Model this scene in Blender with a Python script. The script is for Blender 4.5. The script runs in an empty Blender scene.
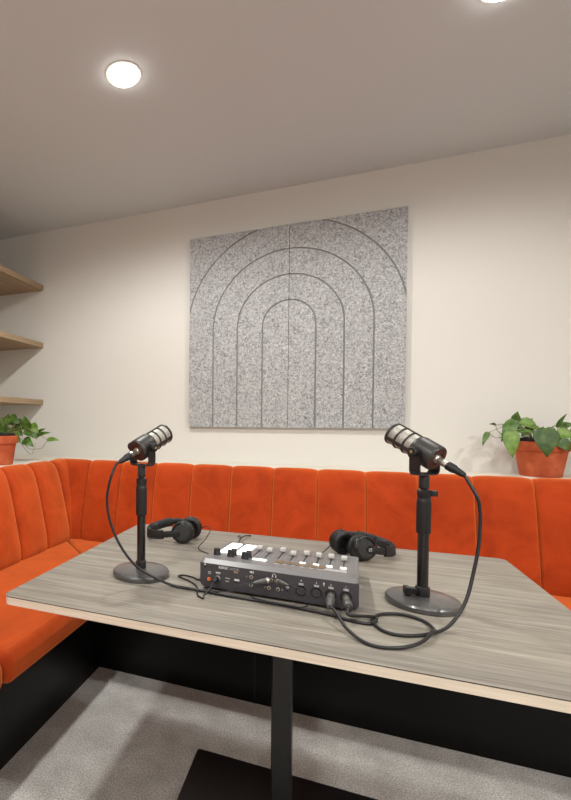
import bpy, bmesh, math, random
from mathutils import Vector, Matrix, Euler
random.seed(7)
scene = bpy.context.scene
COL = scene.collection
PI = math.pi
R = math.radians

# ------------------------------------------------------------------ materials
def srgb(r, g, b):
    def f(c):
        c /= 255.0
        return c / 12.92 if c <= 0.04045 else ((c + 0.055) / 1.055) ** 2.4
    return (f(r), f(g), f(b), 1.0)

def new_mat(name, color, rough=0.5, metal=0.0, spec=0.5, sheen=0.0, sheen_tint=None, coat=0.0):
    m = bpy.data.materials.new(name); m.use_nodes = True
    b = m.node_tree.nodes['Principled BSDF']
    b.inputs['Base Color'].default_value = color
    b.inputs['Roughness'].default_value = rough
    b.inputs['Metallic'].default_value = metal
    b.inputs['Specular IOR Level'].default_value = spec
    if sheen:
        b.inputs['Sheen Weight'].default_value = sheen
        b.inputs['Sheen Roughness'].default_value = 0.5
        if sheen_tint: b.inputs['Sheen Tint'].default_value = sheen_tint
    if coat: b.inputs['Coat Weight'].default_value = coat
    return m

def nodes(m): return m.node_tree.nodes, m.node_tree.links, m.node_tree.nodes['Principled BSDF']

def coord(m, scale=(1, 1, 1), kind='Object'):
    n, l, b = nodes(m)
    tc = n.new('ShaderNodeTexCoord'); mp = n.new('ShaderNodeMapping')
    mp.inputs['Scale'].default_value = scale
    l.new(tc.outputs[kind], mp.inputs['Vector'])
    return mp.outputs['Vector']

def noise(m, vec, scale, detail=4, rough=0.5, dist=0.0):
    n, l, b = nodes(m)
    t = n.new('ShaderNodeTexNoise')
    t.inputs['Scale'].default_value = scale; t.inputs['Detail'].default_value = detail
    t.inputs['Roughness'].default_value = rough; t.inputs['Distortion'].default_value = dist
    l.new(vec, t.inputs['Vector'])
    return t.outputs['Fac']

def ramp(m, fac, stops):
    n, l, b = nodes(m)
    r = n.new('ShaderNodeValToRGB'); e = r.color_ramp.elements
    while len(e) < len(stops): e.new(0.5)
    for i, (p, c) in enumerate(stops): e[i].position = p; e[i].color = c
    l.new(fac, r.inputs['Fac'])
    return r.outputs['Color']

def mix(m, a, b_, fac, mode='MIX'):
    n, l, b = nodes(m)
    x = n.new('ShaderNodeMix'); x.data_type = 'RGBA'; x.blend_type = mode
    if isinstance(fac, (int, float)): x.inputs[0].default_value = fac
    else: l.new(fac, x.inputs[0])
    for sock, v in ((x.inputs[6], a), (x.inputs[7], b_)):
        if isinstance(v, tuple): sock.default_value = v
        else: l.new(v, sock)
    return x.outputs[2]

def bump(m, height, strength, dist=0.002):
    n, l, b = nodes(m)
    bp = n.new('ShaderNodeBump'); bp.inputs['Strength'].default_value = strength
    bp.inputs['Distance'].default_value = dist
    l.new(height, bp.inputs['Height']); l.new(bp.outputs['Normal'], b.inputs['Normal'])

def setcol(m, c):
    n, l, b = nodes(m); l.new(c, b.inputs['Base Color'])

# painted plaster
def plaster(name, c, rough=0.85):
    m = new_mat(name, c, rough, spec=0.25)
    v = coord(m); f = noise(m, v, 180, 3)
    bump(m, f, 0.06, 0.001)
    return m
WALL = plaster('wall_paint', srgb(214, 210, 204))
CEIL = plaster('ceiling_paint', srgb(204, 210, 211), 0.9)
LEDGE = plaster('ledge_paint', srgb(226, 219, 207), 0.6)

# carpet
CARPET = new_mat('grey_carpet', srgb(150, 145, 140), 0.95, spec=0.1, sheen=0.25)
v = coord(CARPET)
f1 = noise(CARPET, v, 210, 4, 0.75); f2 = noise(CARPET, v, 9, 4, 0.6)
c1 = ramp(CARPET, f1, [(0.36, srgb(140, 137, 135)), (0.5, srgb(206, 203, 200)), (0.64, srgb(250, 247, 243))])
c2 = ramp(CARPET, f2, [(0.3, srgb(205, 203, 200)), (0.7, srgb(255, 255, 255))])
setcol(CARPET, mix(CARPET, c1, c2, 0.8, 'MULTIPLY')); bump(CARPET, f1, 0.7, 0.006)

# velvet
def velvet(name):
    m = new_mat(name, srgb(176, 58, 22), 0.75, spec=0.12, sheen=0.9, sheen_tint=srgb(255, 165, 98))
    v = coord(m); a = noise(m, v, 7, 5, 0.6, 0.8); b2 = noise(m, coord(m, (60, 60, 14)), 4, 3)
    c = ramp(m, a, [(0.3, srgb(164, 53, 14)), (0.5, srgb(181, 63, 18)), (0.72, srgb(195, 72, 25))])
    setcol(m, c); bump(m, b2, 0.05, 0.002)
    nodes(m)[2].inputs['Diffuse Roughness'].default_value = 1.0
    return m
VELVET = velvet('orange_velvet')
SEAM = new_mat('seam_shadow_thread', srgb(150, 48, 18), 0.8, spec=0.1)
PLINTH = new_mat('black_plinth_laminate', srgb(9, 8, 8), 0.34, spec=0.25)

# table laminate: grain along x
WOOD = new_mat('grey_oak_laminate', srgb(150, 140, 128), 0.42, spec=0.4)
g1 = noise(WOOD, coord(WOOD, (2.2, 58, 8)), 1.0, 7, 0.66, 0.5)
g2 = noise(WOOD, coord(WOOD, (0.7, 9, 3)), 1.0, 4, 0.6, 0.6)
g3 = noise(WOOD, coord(WOOD, (9, 260, 30)), 1.0, 3, 0.6)
ca = ramp(WOOD, g1, [(0.28, srgb(130, 122, 114)), (0.45, srgb(151, 144, 134)), (0.58, srgb(166, 159, 149)), (0.75, srgb(184, 177, 166))])
cb = ramp(WOOD, g2, [(0.35, srgb(212, 210, 211)), (0.65, srgb(255, 253, 247))])
cc = ramp(WOOD, g3, [(0.36, srgb(192, 190, 188)), (0.6, srgb(255, 255, 255))])
setcol(WOOD, mix(WOOD, mix(WOOD, ca, cb, 0.75, 'MULTIPLY'), cc, 0.55, 'MULTIPLY'))
bump(WOOD, g3, 0.12, 0.0008)
LINE = new_mat('dark_laminate_core', srgb(62, 52, 47), 0.6)
EDGE = new_mat('pale_edge_band', srgb(190, 164, 146), 0.5, spec=0.35)
e1 = noise(EDGE, coord(EDGE, (6, 6, 150)), 1.0, 6, 0.6, 0.4)
setcol(EDGE, ramp(EDGE, e1, [(0.3, srgb(206, 190, 172)), (0.6, srgb(224, 209, 191)), (0.8, srgb(235, 221, 204))]))

SHELFW = new_mat('shelf_oak_laminate', srgb(178, 156, 128), 0.5, spec=0.35)
s1 = noise(SHELFW, coord(SHELFW, (40, 1.4, 40)), 1.0, 6, 0.6, 0.4)
setcol(SHELFW, ramp(SHELFW, s1, [(0.3, srgb(136, 113, 86)), (0.55, srgb(162, 139, 110)), (0.8, srgb(182, 160, 132))]))

# felt
FELT = new_mat('grey_pet_felt', srgb(150, 150, 150), 0.95, spec=0.1, sheen=0.2)
fa = noise(FELT, coord(FELT, (1, 1, 1)), 95, 5, 0.75, 1.4); fb = noise(FELT, coord(FELT, (1.4, 1, 1)), 34, 4, 0.7, 1.8)
c1 = ramp(FELT, fa, [(0.36, srgb(104, 104, 107)), (0.46, srgb(160, 160, 161)), (0.56, srgb(190, 189, 189)), (0.68, srgb(220, 219, 218))])
c2 = ramp(FELT, fb, [(0.36, srgb(186, 186, 188)), (0.52, srgb(250, 250, 250))])
setcol(FELT, mix(FELT, c1, c2, 0.8, 'MULTIPLY')); bump(FELT, fa, 0.3, 0.002)
FELTD = new_mat('grey_felt_groove', srgb(138, 137, 136), 0.95, spec=0.1)

BLACKM = new_mat('satin_black_metal', srgb(22, 21, 22), 0.36, 0.0, 0.5)
STANDM = new_mat('black_powder_coat', srgb(64, 62, 62), 0.40, 0.0, 0.6, coat=0.8)
STANDM.node_tree.nodes['Principled BSDF'].inputs['Coat Roughness'].default_value = 0.22
POLEM = new_mat('black_tube', srgb(19, 18, 20), 0.26, 0.0, 0.6)
RUBBER = new_mat('black_rubber', srgb(25, 24, 26), 0.48, 0.0, 0.4)
CABLEM = new_mat('black_cable_sheath', srgb(30, 28, 30), 0.42, 0.0, 0.45)
PLUGM = new_mat('grey_black_plug', srgb(84, 81, 80), 0.38, 0.2, 0.5)
MICB = new_mat('black_mic_body', srgb(52, 49, 47), 0.42, 0.2, 0.5)
GRILLE = new_mat('grey_mic_mesh', srgb(176, 170, 160), 0.5, 0.35)
gm = noise(GRILLE, coord(GRILLE), 900, 2)
setcol(GRILLE, ramp(GRILLE, gm, [(0.35, srgb(120, 116, 110)), (0.65, srgb(200, 194, 184))]))
SILVER = new_mat('nickel', srgb(205, 198, 186), 0.28, 0.9)
GOLDP = new_mat('brass_screw', srgb(196, 168, 112), 0.35, 0.9)
REDR = new_mat('red_ring', srgb(96, 22, 20), 0.5)
MIXTOP = new_mat('grey_console_top', srgb(112, 110, 111), 0.36, 0.0, 0.5)
MIXB = new_mat('dark_console_panel', srgb(64, 60, 65), 0.5, 0.0, 0.4)
KNOBM = new_mat('black_knob', srgb(26, 25, 27), 0.5)
WHITEP = new_mat('white_plastic', srgb(225, 222, 216), 0.4)
FADERC = new_mat('pale_grey_fader', srgb(198, 196, 192), 0.35, 0.1)
SLOT = new_mat('dark_slot', srgb(20, 20, 22), 0.6)
BROWNS = new_mat('brown_screen_reflection', srgb(112, 92, 68), 0.35)  # painted colour of reflections seen in the console screen
PRINT = new_mat('white_print', srgb(205, 203, 202), 0.6)
GREYP = new_mat('grey_print', srgb(158, 154, 156), 0.6)
TANP = new_mat('tan_print', srgb(176, 150, 112), 0.6)
ORANGEB = new_mat('orange_button', srgb(214, 104, 60), 0.4)
LEATHER = new_mat('black_leatherette', srgb(19, 18, 19), 0.5)
HPPLAST = new_mat('black_headphone_plastic', srgb(22, 21, 22), 0.36)
HPGREY = new_mat('dark_grey_cup_face', srgb(46, 45, 46), 0.34)
PLANTSOIL = new_mat('potting_soil', srgb(36, 28, 24), 0.95)
ps = noise(PLANTSOIL, coord(PLANTSOIL), 140, 4); bump(PLANTSOIL, ps, 1.0, 0.01)
TERRA = new_mat('terracotta', srgb(188, 92, 58), 0.8, spec=0.2)
ta = noise(TERRA, coord(TERRA), 16, 5, 0.6)
setcol(TERRA, ramp(TERRA, ta, [(0.3, srgb(172, 78, 46)), (0.55, srgb(190, 94, 60)), (0.8, srgb(208, 122, 86))]))
def leafmat(name, a, b_):
    m = new_mat(name, a, 0.42, spec=0.45)
    f = noise(m, coord(m), 38, 3)
    setcol(m, ramp(m, f, [(0.35, a), (0.7, b_)]))
    nodes(m)[2].inputs['Subsurface Weight'].default_value = 0.0
    return m
LEAF = leafmat('green_leaf', srgb(52, 84, 26), srgb(92, 124, 46))
LEAVES = [LEAF, leafmat('young_leaf', srgb(78, 112, 36), srgb(122, 150, 66)), leafmat('dark_leaf', srgb(42, 68, 18), srgb(74, 102, 32))]
STEM = new_mat('green_brown_stem', srgb(104, 104, 52), 0.6)

def emit(name, c, s):
    m = bpy.data.materials.new(name); m.use_nodes = True
    b = m.node_tree.nodes['Principled BSDF']
    b.inputs['Base Color'].default_value = c
    b.inputs['Emission Color'].default_value = c; b.inputs['Emission Strength'].default_value = s
    return m
LAMP = emit('lamp_diffuser_glow', (1.0, 0.97, 0.92, 1), 26.0)
PADLIT = emit('lit_pad', srgb(255, 250, 244), 1.6)
BTNLIT = emit('lit_button', srgb(255, 250, 244), 1.0)

# ------------------------------------------------------------------ mesh helpers
def obj(name, bm, mat, parent=None, smooth=None, bevel=0, seg=2):
    bmesh.ops.recalc_face_normals(bm, faces=bm.faces[:])
    me = bpy.data.meshes.new(name); bm.to_mesh(me); bm.free()
    o = bpy.data.objects.new(name, me); COL.objects.link(o)
    for m in (mat if isinstance(mat, (list, tuple)) else [mat]): me.materials.append(m)
    if parent is not None: o.parent = parent
    if bevel:
        md = o.modifiers.new('bevel', 'BEVEL'); md.width = bevel; md.segments = seg
        md.limit_method = 'ANGLE'; md.angle_limit = R(35)
        smooth = 40 if smooth is None else smooth
    if smooth is not None:
        me.polygons.foreach_set('use_smooth', [True] * len(me.polygons))
        me.set_sharp_from_angle(angle=R(smooth))
    return o

def thing(name, label, cat, loc=(0, 0, 0), rot=(0, 0, 0), group=None):
    o = bpy.data.objects.new(name, None); COL.objects.link(o)
    o.location = loc; o.rotation_euler = rot; o.empty_display_size = 0.05
    o['label'] = label; o['category'] = cat
    if group: o['group'] = group
    return o

def struct(name, bm, mat, label=None, **k):
    o = obj(name, bm, mat, **k); o['kind'] = 'structure'
    if label: o['label'] = label
    return o

def box(bm, x0, x1, y0, y1, z0, z1, mat=0, M=None):
    vs = [bm.verts.new((x, y, z)) for x in (x0, x1) for y in (y0, y1) for z in (z0, z1)]
    if M is not None:
        for w in vs: w.co = M @ w.co
    for q in ((0, 1, 3, 2), (4, 6, 7, 5), (0, 4, 5, 1), (2, 3, 7, 6), (0, 2, 6, 4), (1, 5, 7, 3)):
        f = bm.faces.new([vs[i] for i in q]); f.material_index = mat
    return vs

def B(*a): 
    bm = bmesh.new(); box(bm, *a); return bm

def frame(axis):
    a = Vector(axis).normalized()
    u = a.orthogonal().normalized(); w = a.cross(u)
    return a, u, w

def lathe(bm, prof, origin=(0, 0, 0), axis=(0, 0, 1), n=40, mat=0, cap=True, s=1.0):
    """prof: list of (r, t) along the axis"""
    a, u, w = frame(axis); o = Vector(origin); rings = []
    for r, t in prof:
        r *= s
        c = o + a * t
        if r < 1e-6: rings.append([bm.verts.new(c)])
        else: rings.append([bm.verts.new(c + (u * math.cos(2 * PI * k / n) + w * math.sin(2 * PI * k / n)) * r) for k in range(n)])
    for A, C in zip(rings, rings[1:]):
        for k in range(n):
            k2 = (k + 1) % n
            if len(A) == 1 and len(C) == 1: continue
            if len(A) == 1: f = bm.faces.new((A[0], C[k], C[k2]))
            elif len(C) == 1: f = bm.faces.new((A[k], C[0], A[k2]))
            else: f = bm.faces.new((A[k], C[k], C[k2], A[k2]))
            f.material_index = mat
    if cap:
        for rg in (rings[0], rings[-1]):
            if len(rg) > 2:
                f = bm.faces.new(rg); f.material_index = mat

def L_(prof, **k):
    bm = bmesh.new(); lathe(bm, prof, **k); return bm

def cyl(bm, p0, p1, r, n=20, r2=None, mat=0):
    p0 = Vector(p0); p1 = Vector(p1)
    lathe(bm, [(r, 0), (r if r2 is None else r2, (p1 - p0).length)], p0, p1 - p0, n, mat)

def catmull(P, n=10):
    P = [Vector(p) for p in P]
    Q = [P[0] * 2 - P[1]] + P + [P[-1] * 2 - P[-2]]
    out = []
    for i in range(1, len(Q) - 2):
        p0, p1, p2, p3 = Q[i - 1:i + 3]
        for k in range(n):
            t = k / n
            out.append(0.5 * ((2 * p1) + (p2 - p0) * t + (2 * p0 - 5 * p1 + 4 * p2 - p3) * t * t + (3 * p1 - p0 - 3 * p2 + p3) * t ** 3))
    out.append(P[-1])
    return out

def tube(bm, pts, r, n=10, smooth=8, r_end=None, mat=0, zmin=None):
    P = catmull(pts, smooth) if smooth else [Vector(p) for p in pts]
    if zmin is not None:
        for p in P: p.z = max(p.z, zmin)
    t = (P[1] - P[0]).normalized(); u = t.orthogonal().normalized(); rings = []
    for i, p in enumerate(P):
        t2 = (P[min(i + 1, len(P) - 1)] - P[max(i - 1, 0)]).normalized()
        u = (u - t2 * u.dot(t2)).normalized(); w = t2.cross(u)
        rr = r if r_end is None else r + (r_end - r) * i / (len(P) - 1)
        rings.append([bm.verts.new(p + (u * math.cos(2 * PI * k / n) + w * math.sin(2 * PI * k / n)) * rr) for k in range(n)])
    for A, C in zip(rings, rings[1:]):
        for k in range(n):
            f = bm.faces.new((A[k], A[(k + 1) % n], C[(k + 1) % n], C[k])); f.material_index = mat
    bm.faces.new(rings[0]).material_index = mat; bm.faces.new(rings[-1]).material_index = mat

def prism(bm, poly, z0, z1, mat=0, side=None, M=None):
    lo = [Vector((x, y, z0)) for x, y in poly]; hi = [Vector((x, y, z1)) for x, y in poly]
    if M is not None: lo = [M @ p for p in lo]; hi = [M @ p for p in hi]
    lo = [bm.verts.new(p) for p in lo]; hi = [bm.verts.new(p) for p in hi]
    bm.faces.new(lo).material_index = mat; bm.faces.new(hi).material_index = mat
    for k in range(len(poly)):
        k2 = (k + 1) % len(poly)
        bm.faces.new((lo[k], lo[k2], hi[k2], hi[k])).material_index = mat if side is None else side

def rrect(x0, x1, y0, y1, r, n=6):
    out = []
    for cx, cy, a in ((x1 - r, y1 - r, 0), (x0 + r, y1 - r, 90), (x0 + r, y0 + r, 180), (x1 - r, y0 + r, 270)):
        for k in range(n + 1):
            t = R(a + 90 * k / n); out.append((cx + r * math.cos(t), cy + r * math.sin(t)))
    return out

def text_obj(name, body, size, mat, parent, M, bold=0.0, extrude=0.0002):
    """solid lettering lying in the local xy plane of M, as a mesh"""
    cu = bpy.data.curves.new(name, 'FONT'); cu.body = body; cu.size = size
    cu.extrude = extrude; cu.offset = bold; cu.resolution_u = 3
    t = bpy.data.objects.new(name + '_tmp', cu); COL.objects.link(t)
    dg = bpy.context.evaluated_depsgraph_get()
    me = bpy.data.meshes.new_from_object(t.evaluated_get(dg)); me.name = name
    bpy.data.objects.remove(t); bpy.data.curves.remove(cu)
    me.transform(M); me.materials.clear(); me.materials.append(mat)
    o = bpy.data.objects.new(name, me); COL.objects.link(o); o.parent = parent
    return o

# ------------------------------------------------------------------ the room
XL, XR, YF, YB, ZC = -2.42, 2.15, -2.2, 2.93, 2.565
struct('floor', B(XL - .1, XR + .1, YF - .1, YB + .1, -0.1, 0.0), CARPET, 'light grey carpet on the floor')
struct('ceiling', B(XL - .1, XR + .1, YF - .1, YB + .1, ZC, ZC + .1), CEIL, 'plain beige grey ceiling')
struct('wall_back', B(XL - .1, XR + .1, YB, YB + .1, 0, ZC), WALL, 'cream back wall behind the orange seat')
struct('wall_left', B(XL - .1, XL, YF, YB, 0, ZC), WALL, 'cream left wall carrying the shelves')
struct('wall_right', B(XR, XR + .1, YF, YB, 0, ZC), WALL)
struct('wall_front', B(XL - .1, XR + .1, YF - .1, YF, 0, ZC), WALL)
LZ = 0.911
struct('trim_1', B(-1.62, XR, 2.60, YB, LZ - .03, LZ), LEDGE, 'pale ledge running along the back wall behind the backrest', bevel=.002)
struct('trim_2', B(XL, -1.6205, -1.2, YB, LZ - .03, LZ), LEDGE, 'pale ledge along the left wall behind the backrest', bevel=.002)

# ------------------------------------------------------------------ banquette
SY, SX = 1.84, -0.88           # seat front edges (back run, left run)
BX1 = 2.10                     # right end of the back run
LY0 = -1.2                     # near end of the left run
bq = thing('corner_banquette', 'orange velvet corner banquette with channel-stitched backrest on a black base', 'sofa', (-1.5, 2.5, 0))
def bqo(name, bm, mat, **k):
    o = obj(name, bm, mat, bq, **k); o.matrix_parent_inverse = Matrix.Translation((1.5, -2.5, 0)); return o
# plinths
bm = bmesh.new(); box(bm, -1.0, BX1, 1.946, 2.62, 0.0, 0.352); bqo('plinth', bm, PLINTH, bevel=.002)
bm = bmesh.new(); box(bm, -1.62, -0.996, LY0, 2.62, 0.0, 0.352); bqo('plinth', bm, PLINTH, bevel=.002)
bm = bmesh.new(); box(bm, -0.28, -0.277, 1.9445, 1.947, 0.0, 0.352); bqo('plinth_joint', bm, SLOT)
# cushions
def cushion(poly):
    bm = bmesh.new(); prism(bm, poly, 0.353, 0.452); return bqo('seat_cushion', bm, VELVET, bevel=.034, seg=5)
cushion([(-1.62, 1.122), (SX, 1.122), (SX, SY + .003), (-1.62, 2.585)])
cushion([(-1.62, 0.12), (SX, 0.12), (SX, 1.116), (-1.62, 1.116)])
cushion([(-1.62, LY0), (SX, LY0), (SX, 0.114), (-1.62, 0.114)])
cushion([(SX + .003, SY), (1.02, SY), (1.02, 2.60), (-1.63, 2.60), (-1.612, 2.582)])
cushion([(1.026, SY), (BX1, SY), (BX1, 2.60), (1.026, 2.60)])
# backrests: profile (depth d behind the base of the front face, height z, bulge weight)
PROF = [(0.010, .440, .25), (0.000, .470, .75), (0.006, .53, 1), (0.020, .60, 1), (0.036, .67, 1), (0.052, .74, 1),
        (0.067, .80, 1), (0.080, .84, .95), (0.093, .872, .8), (0.108, .895, .55), (0.128, .909, .35), (0.150, .914, .2), (0.175, .906, .1), (0.185, .88, 0), (0.185, .44, 0)]
def backrest(seams, place, name):
    """seams: run positions of the channel joints; place(s, d, z) -> world"""
    bm = bmesh.new(); cols = []
    for i, (a, b_) in enumerate(zip(seams, seams[1:])):
        N = 26
        for k in range(N + (1 if i == len(seams) - 2 else 0)):
            u = k / N; u2 = (1 - math.cos(PI * u)) / 2 * .85 + u * .15
            cols.append((a + (b_ - a) * u2, u2))
    grid = []
    for s, u in cols:
        q = abs(2 * u - 1)
        bulge = 0.010 + 0.014 * (1 - q ** 3.5) - .022 * max(0, (q - .93) / .07); lift = 0.009 * (1 - q ** 5)
        grid.append([bm.verts.new(place(s, d - bulge * w + .012 * w, z + lift * max(0, min(1, (z - .80) / .1)) * (1 if d < .18 else 0))) for d, z, w in PROF])
    for A, C in zip(grid, grid[1:]):
        for k in range(len(PROF) - 1):
            bm.faces.new((A[k], A[k + 1], C[k + 1], C[k]))
        bm.faces.new((A[0], C[0], C[-1], A[-1]))
    bm.faces.new(grid[0]); bm.faces.new(grid[-1])
    return bqo(name, bm, VELVET, smooth=50)
SP = 0.2195
sb = [-1.66] + [-0.28 + SP * k for k in range(-5, 11)]
sb = [s for s in sb if s < BX1 - .05] + [BX1]
backrest(sb, lambda s, d, z: (s, 2.435 + d, z), 'backrest')
sl = [2.60] + [2.415 - 0.237 * k for k in range(0, 15)] + [LY0]
sl.sort()
backrest(sl, lambda s, d, z: (-1.435 - d, s, z), 'backrest')

# ------------------------------------------------------------------ shelves
def shelf(z0, z1, label):
    o = obj('wall_shelf', B(0, .442, -2.0, 0, 0, z1 - z0), SHELFW, bevel=.0015)
    o.location = (XL + .001, YB - .001, z0)
    o['label'] = label; o['category'] = 'shelf'; o['group'] = 'oak shelves on the left wall'
shelf(2.132, 2.170, 'top oak-look shelf on the left wall, nearest the ceiling')
shelf(1.708, 1.7455, 'middle oak-look shelf on the left wall')
shelf(1.285, 1.323, 'lowest oak-look shelf on the left wall, just above the potted plant')

# ------------------------------------------------------------------ acoustic panel
pn = thing('acoustic_panel', 'square grey felt acoustic wall panel grooved with nested arches', 'wall panel', (-.2397, YB, 1.131))
W2, PH, SPR = .606, 1.198, 0.606      # half width, height, springing height of the arches
RAD = [0.15, 0.30, 0.45, 0.616]
G = 0.0044
def half_panel(sgn):
    bm = bmesh.new()
    x0, x1 = (0.0012, W2) if sgn > 0 else (-W2, -0.0012)
    box(bm, x0, x1, -.0240, -.0003, 0, PH, 1)
    def arch_pts(r, lo=0.0):
        pts = [(0.0012, SPR + r)]
        n = 40
        for k in range(1, n + 1):
            a = R(90 - 90 * k / n); pts.append((r * math.cos(a), SPR + r * math.sin(a)))
        pts.append((r, lo)); return pts
    bands = []
    edge = [0] + RAD
    for i in range(4):
        inner = [] if i == 0 else arch_pts(edge[i] + G)
        outer = arch_pts(edge[i + 1] - G)
        if i == 0: poly = outer + [(0.0012, 0)]
        else: poly = outer + inner[::-1]
        if i == 3: # clip to the panel's own sides and top
            poly = [(min(x, W2), min(z, PH)) for x, z in poly]
            clean = []
            for p in poly:
                if not clean or (abs(p[0] - clean[-1][0]) + abs(p[1] - clean[-1][1])) > 1e-6: clean.append(p)
            poly = clean
        bands.append(poly)
    # corner piece outside the largest arch
    r = RAD[3] + G; xt = math.sqrt(max(r * r - (PH - SPR) ** 2, 0)); n = 30
    a0 = math.acos(xt / r); a1 = math.acos(W2 / r)
    bands.append([(r * math.cos(a0 + (a1 - a0) * k / n), SPR + r * math.sin(a0 + (a1 - a0) * k / n)) for k in range(n + 1)] + [(W2, PH)])
    Mx = Matrix(((sgn, 0, 0, 0), (0, 0, 1, 0), (0, 1, 0, 0), (0, 0, 0, 1)))   # (x, z, depth) -> (x, depth, z)
    for p in bands: prism(bm, p, -.0305, -.0240, 0, M=Mx)
    return obj('felt_half', bm, [FELT, FELTD], pn)
half_panel(-1); half_panel(1)

# ------------------------------------------------------------------ downlights
def downlight(x, y, label, power):
    t = thing('recessed_downlight', label, 'ceiling light', (x, y, ZC), group='recessed downlights in the ceiling')
    obj('trim_ring', L_([(.0605, -.0005), (.073, -.0005), (.072, -.003), (.0615, -.004), (.0605, -.0005)], cap=False, n=48), WHITEP, t, smooth=40)
    obj('diffuser', L_([(.0600, -.0008), (.0600, -.008), (.057, -.012), (.048, -.0155), (.030, -.0175), (0, -.018)], n=48), LAMP, t, smooth=40)
    ld = bpy.data.lights.new('downlight_beam', 'SPOT'); ld.energy = power; ld.color = (.985, .995, .95)
    ld.spot_size = R(175); ld.spot_blend = 0.52; ld.shadow_soft_size = .055
    lo = bpy.data.objects.new('downlight_beam', ld); COL.objects.link(lo); lo.location = (x, y, ZC - .065)
P = 50
downlight(-.791, 1.738, 'round glowing recessed downlight on the left of the ceiling', P * 1.5)
downlight(.497, 1.850, 'recessed downlight just past the top right edge of the picture', P * .78)
downlight(-.791, .10, 'recessed downlight behind the camera on the left', P * 1.15)
downlight(.47, .10, 'recessed downlight behind the camera over the near table edge', P * .55)
downlight(-.791, -1.25, 'recessed downlight far behind the camera on the left', P * 1.15)
downlight(.47, -1.4, 'recessed downlight far behind the camera in the middle', P * .85)
downlight(1.73, .10, 'added downlight out of frame near the right wall, brightening the left bench', P * 2.3)  # added unseen lamp: lifts the left backrest against the back one

# ------------------------------------------------------------------ table
TX0, TX1, TY0, TY1, TZ = -.706, .486, .8767, 1.728, .75
tb = thing('meeting_table', 'rectangular grey wood-grain table on a black pedestal', 'table', (-.115, 1.30, 0))
def tbo(n, bm, mat, **k):
    o = obj(n, bm, mat, tb, **k); o.matrix_parent_inverse = Matrix.Translation((.115, -1.30, 0)); return o
bm = bmesh.new(); prism(bm, rrect(TX0, TX1, TY0, TY1, .022), TZ - .0017, TZ, 0, side=1); tbo('tabletop', bm, [WOOD, LINE])
bm = bmesh.new(); prism(bm, rrect(TX0 + .0004, TX1 - .0004, TY0 + .0004, TY1 - .0004, .022), TZ - .0195, TZ - .0017); o = tbo('edge_band', bm, EDGE, smooth=30); o['label'] = 'pale wood edge of the tabletop'
bm = bmesh.new(); box(bm, -.139, -.087, 1.274, 1.326, .008, TZ - .022); tbo('pedestal', bm, BLACKM, bevel=.004)
bm = bmesh.new(); prism(bm, rrect(-.42, .19, 1.02, 1.585, .012), 0.0005, .0085); tbo('base_plate', bm, BLACKM, bevel=.0015)
bm = bmesh.new(); box(bm, -.30, .07, 1.15, 1.45, TZ - .0245, TZ - .0196); tbo('mounting_plate', bm, BLACKM)

# ------------------------------------------------------------------ microphone stands
def stand(x, y, label, knob_ang, base_clamp, zt):
    t = thing('desktop_microphone_stand', label, 'microphone stand', (x, y, TZ + .0003), group='desktop microphone stands')
    obj('base', L_([(.0735, 0), (.075, .002), (.075, .010), (.0725, .0135), (.066, .0155), (.02, .0185), (0, .0185)], n=72), STANDM, t, smooth=35)
    bm = bmesh.new(); lathe(bm, [(.0142, .0165), (.0148, .019), (.0148, .036), (.0135, .039)], n=6 if not base_clamp else 32)
    obj('base_collar', bm, BLACKM, t, smooth=35, bevel=.0008)
    if base_clamp:
        bm = bmesh.new(); box(bm, -.034, -.012, -.008, .008, .021, .035); box(bm, -.038, -.026, -.012, .010, .019, .037)
        o = obj('base_clamp', bm, BLACKM, t, bevel=.002); o.rotation_euler.z = R(12)
    obj('pole', L_([(.0112, .036), (.0112, .165)], n=28), POLEM, t, smooth=40)
    obj('clutch_grip', L_([(.0125, .159), (.0145, .161), (.0147, .165), (.0147, .228), (.0138, .237), (.0130, .238), (.0130, .244), (.0142, .245), (.0142, .256), (.012, .258)], n=28), RUBBER, t, smooth=35)
    obj('upper_rod', L_([(.0072, .252), (.0072, .2605), (.0108, .262), (.0108, zt - TZ - .003), (.0095, zt - TZ)], n=24), POLEM, t, smooth=35)
    if knob_ang is not None:
        bm = bmesh.new(); box(bm, .006, .018, -.004, .004, .246, .254); box(bm, .013, .027, -.006, .006, .2435, .2565)
        o = obj('thumb_screw', bm, BLACKM, t, bevel=.002); o.rotation_euler.z = R(knob_ang)
    return t
stand(-.4640, 1.148, 'black round-base desktop stand holding the left microphone', None, False, 1.0410)
stand(.194, 1.2205, 'black round-base desktop stand holding the right microphone, with a side thumb screw', 12, True, 1.0410)

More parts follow.
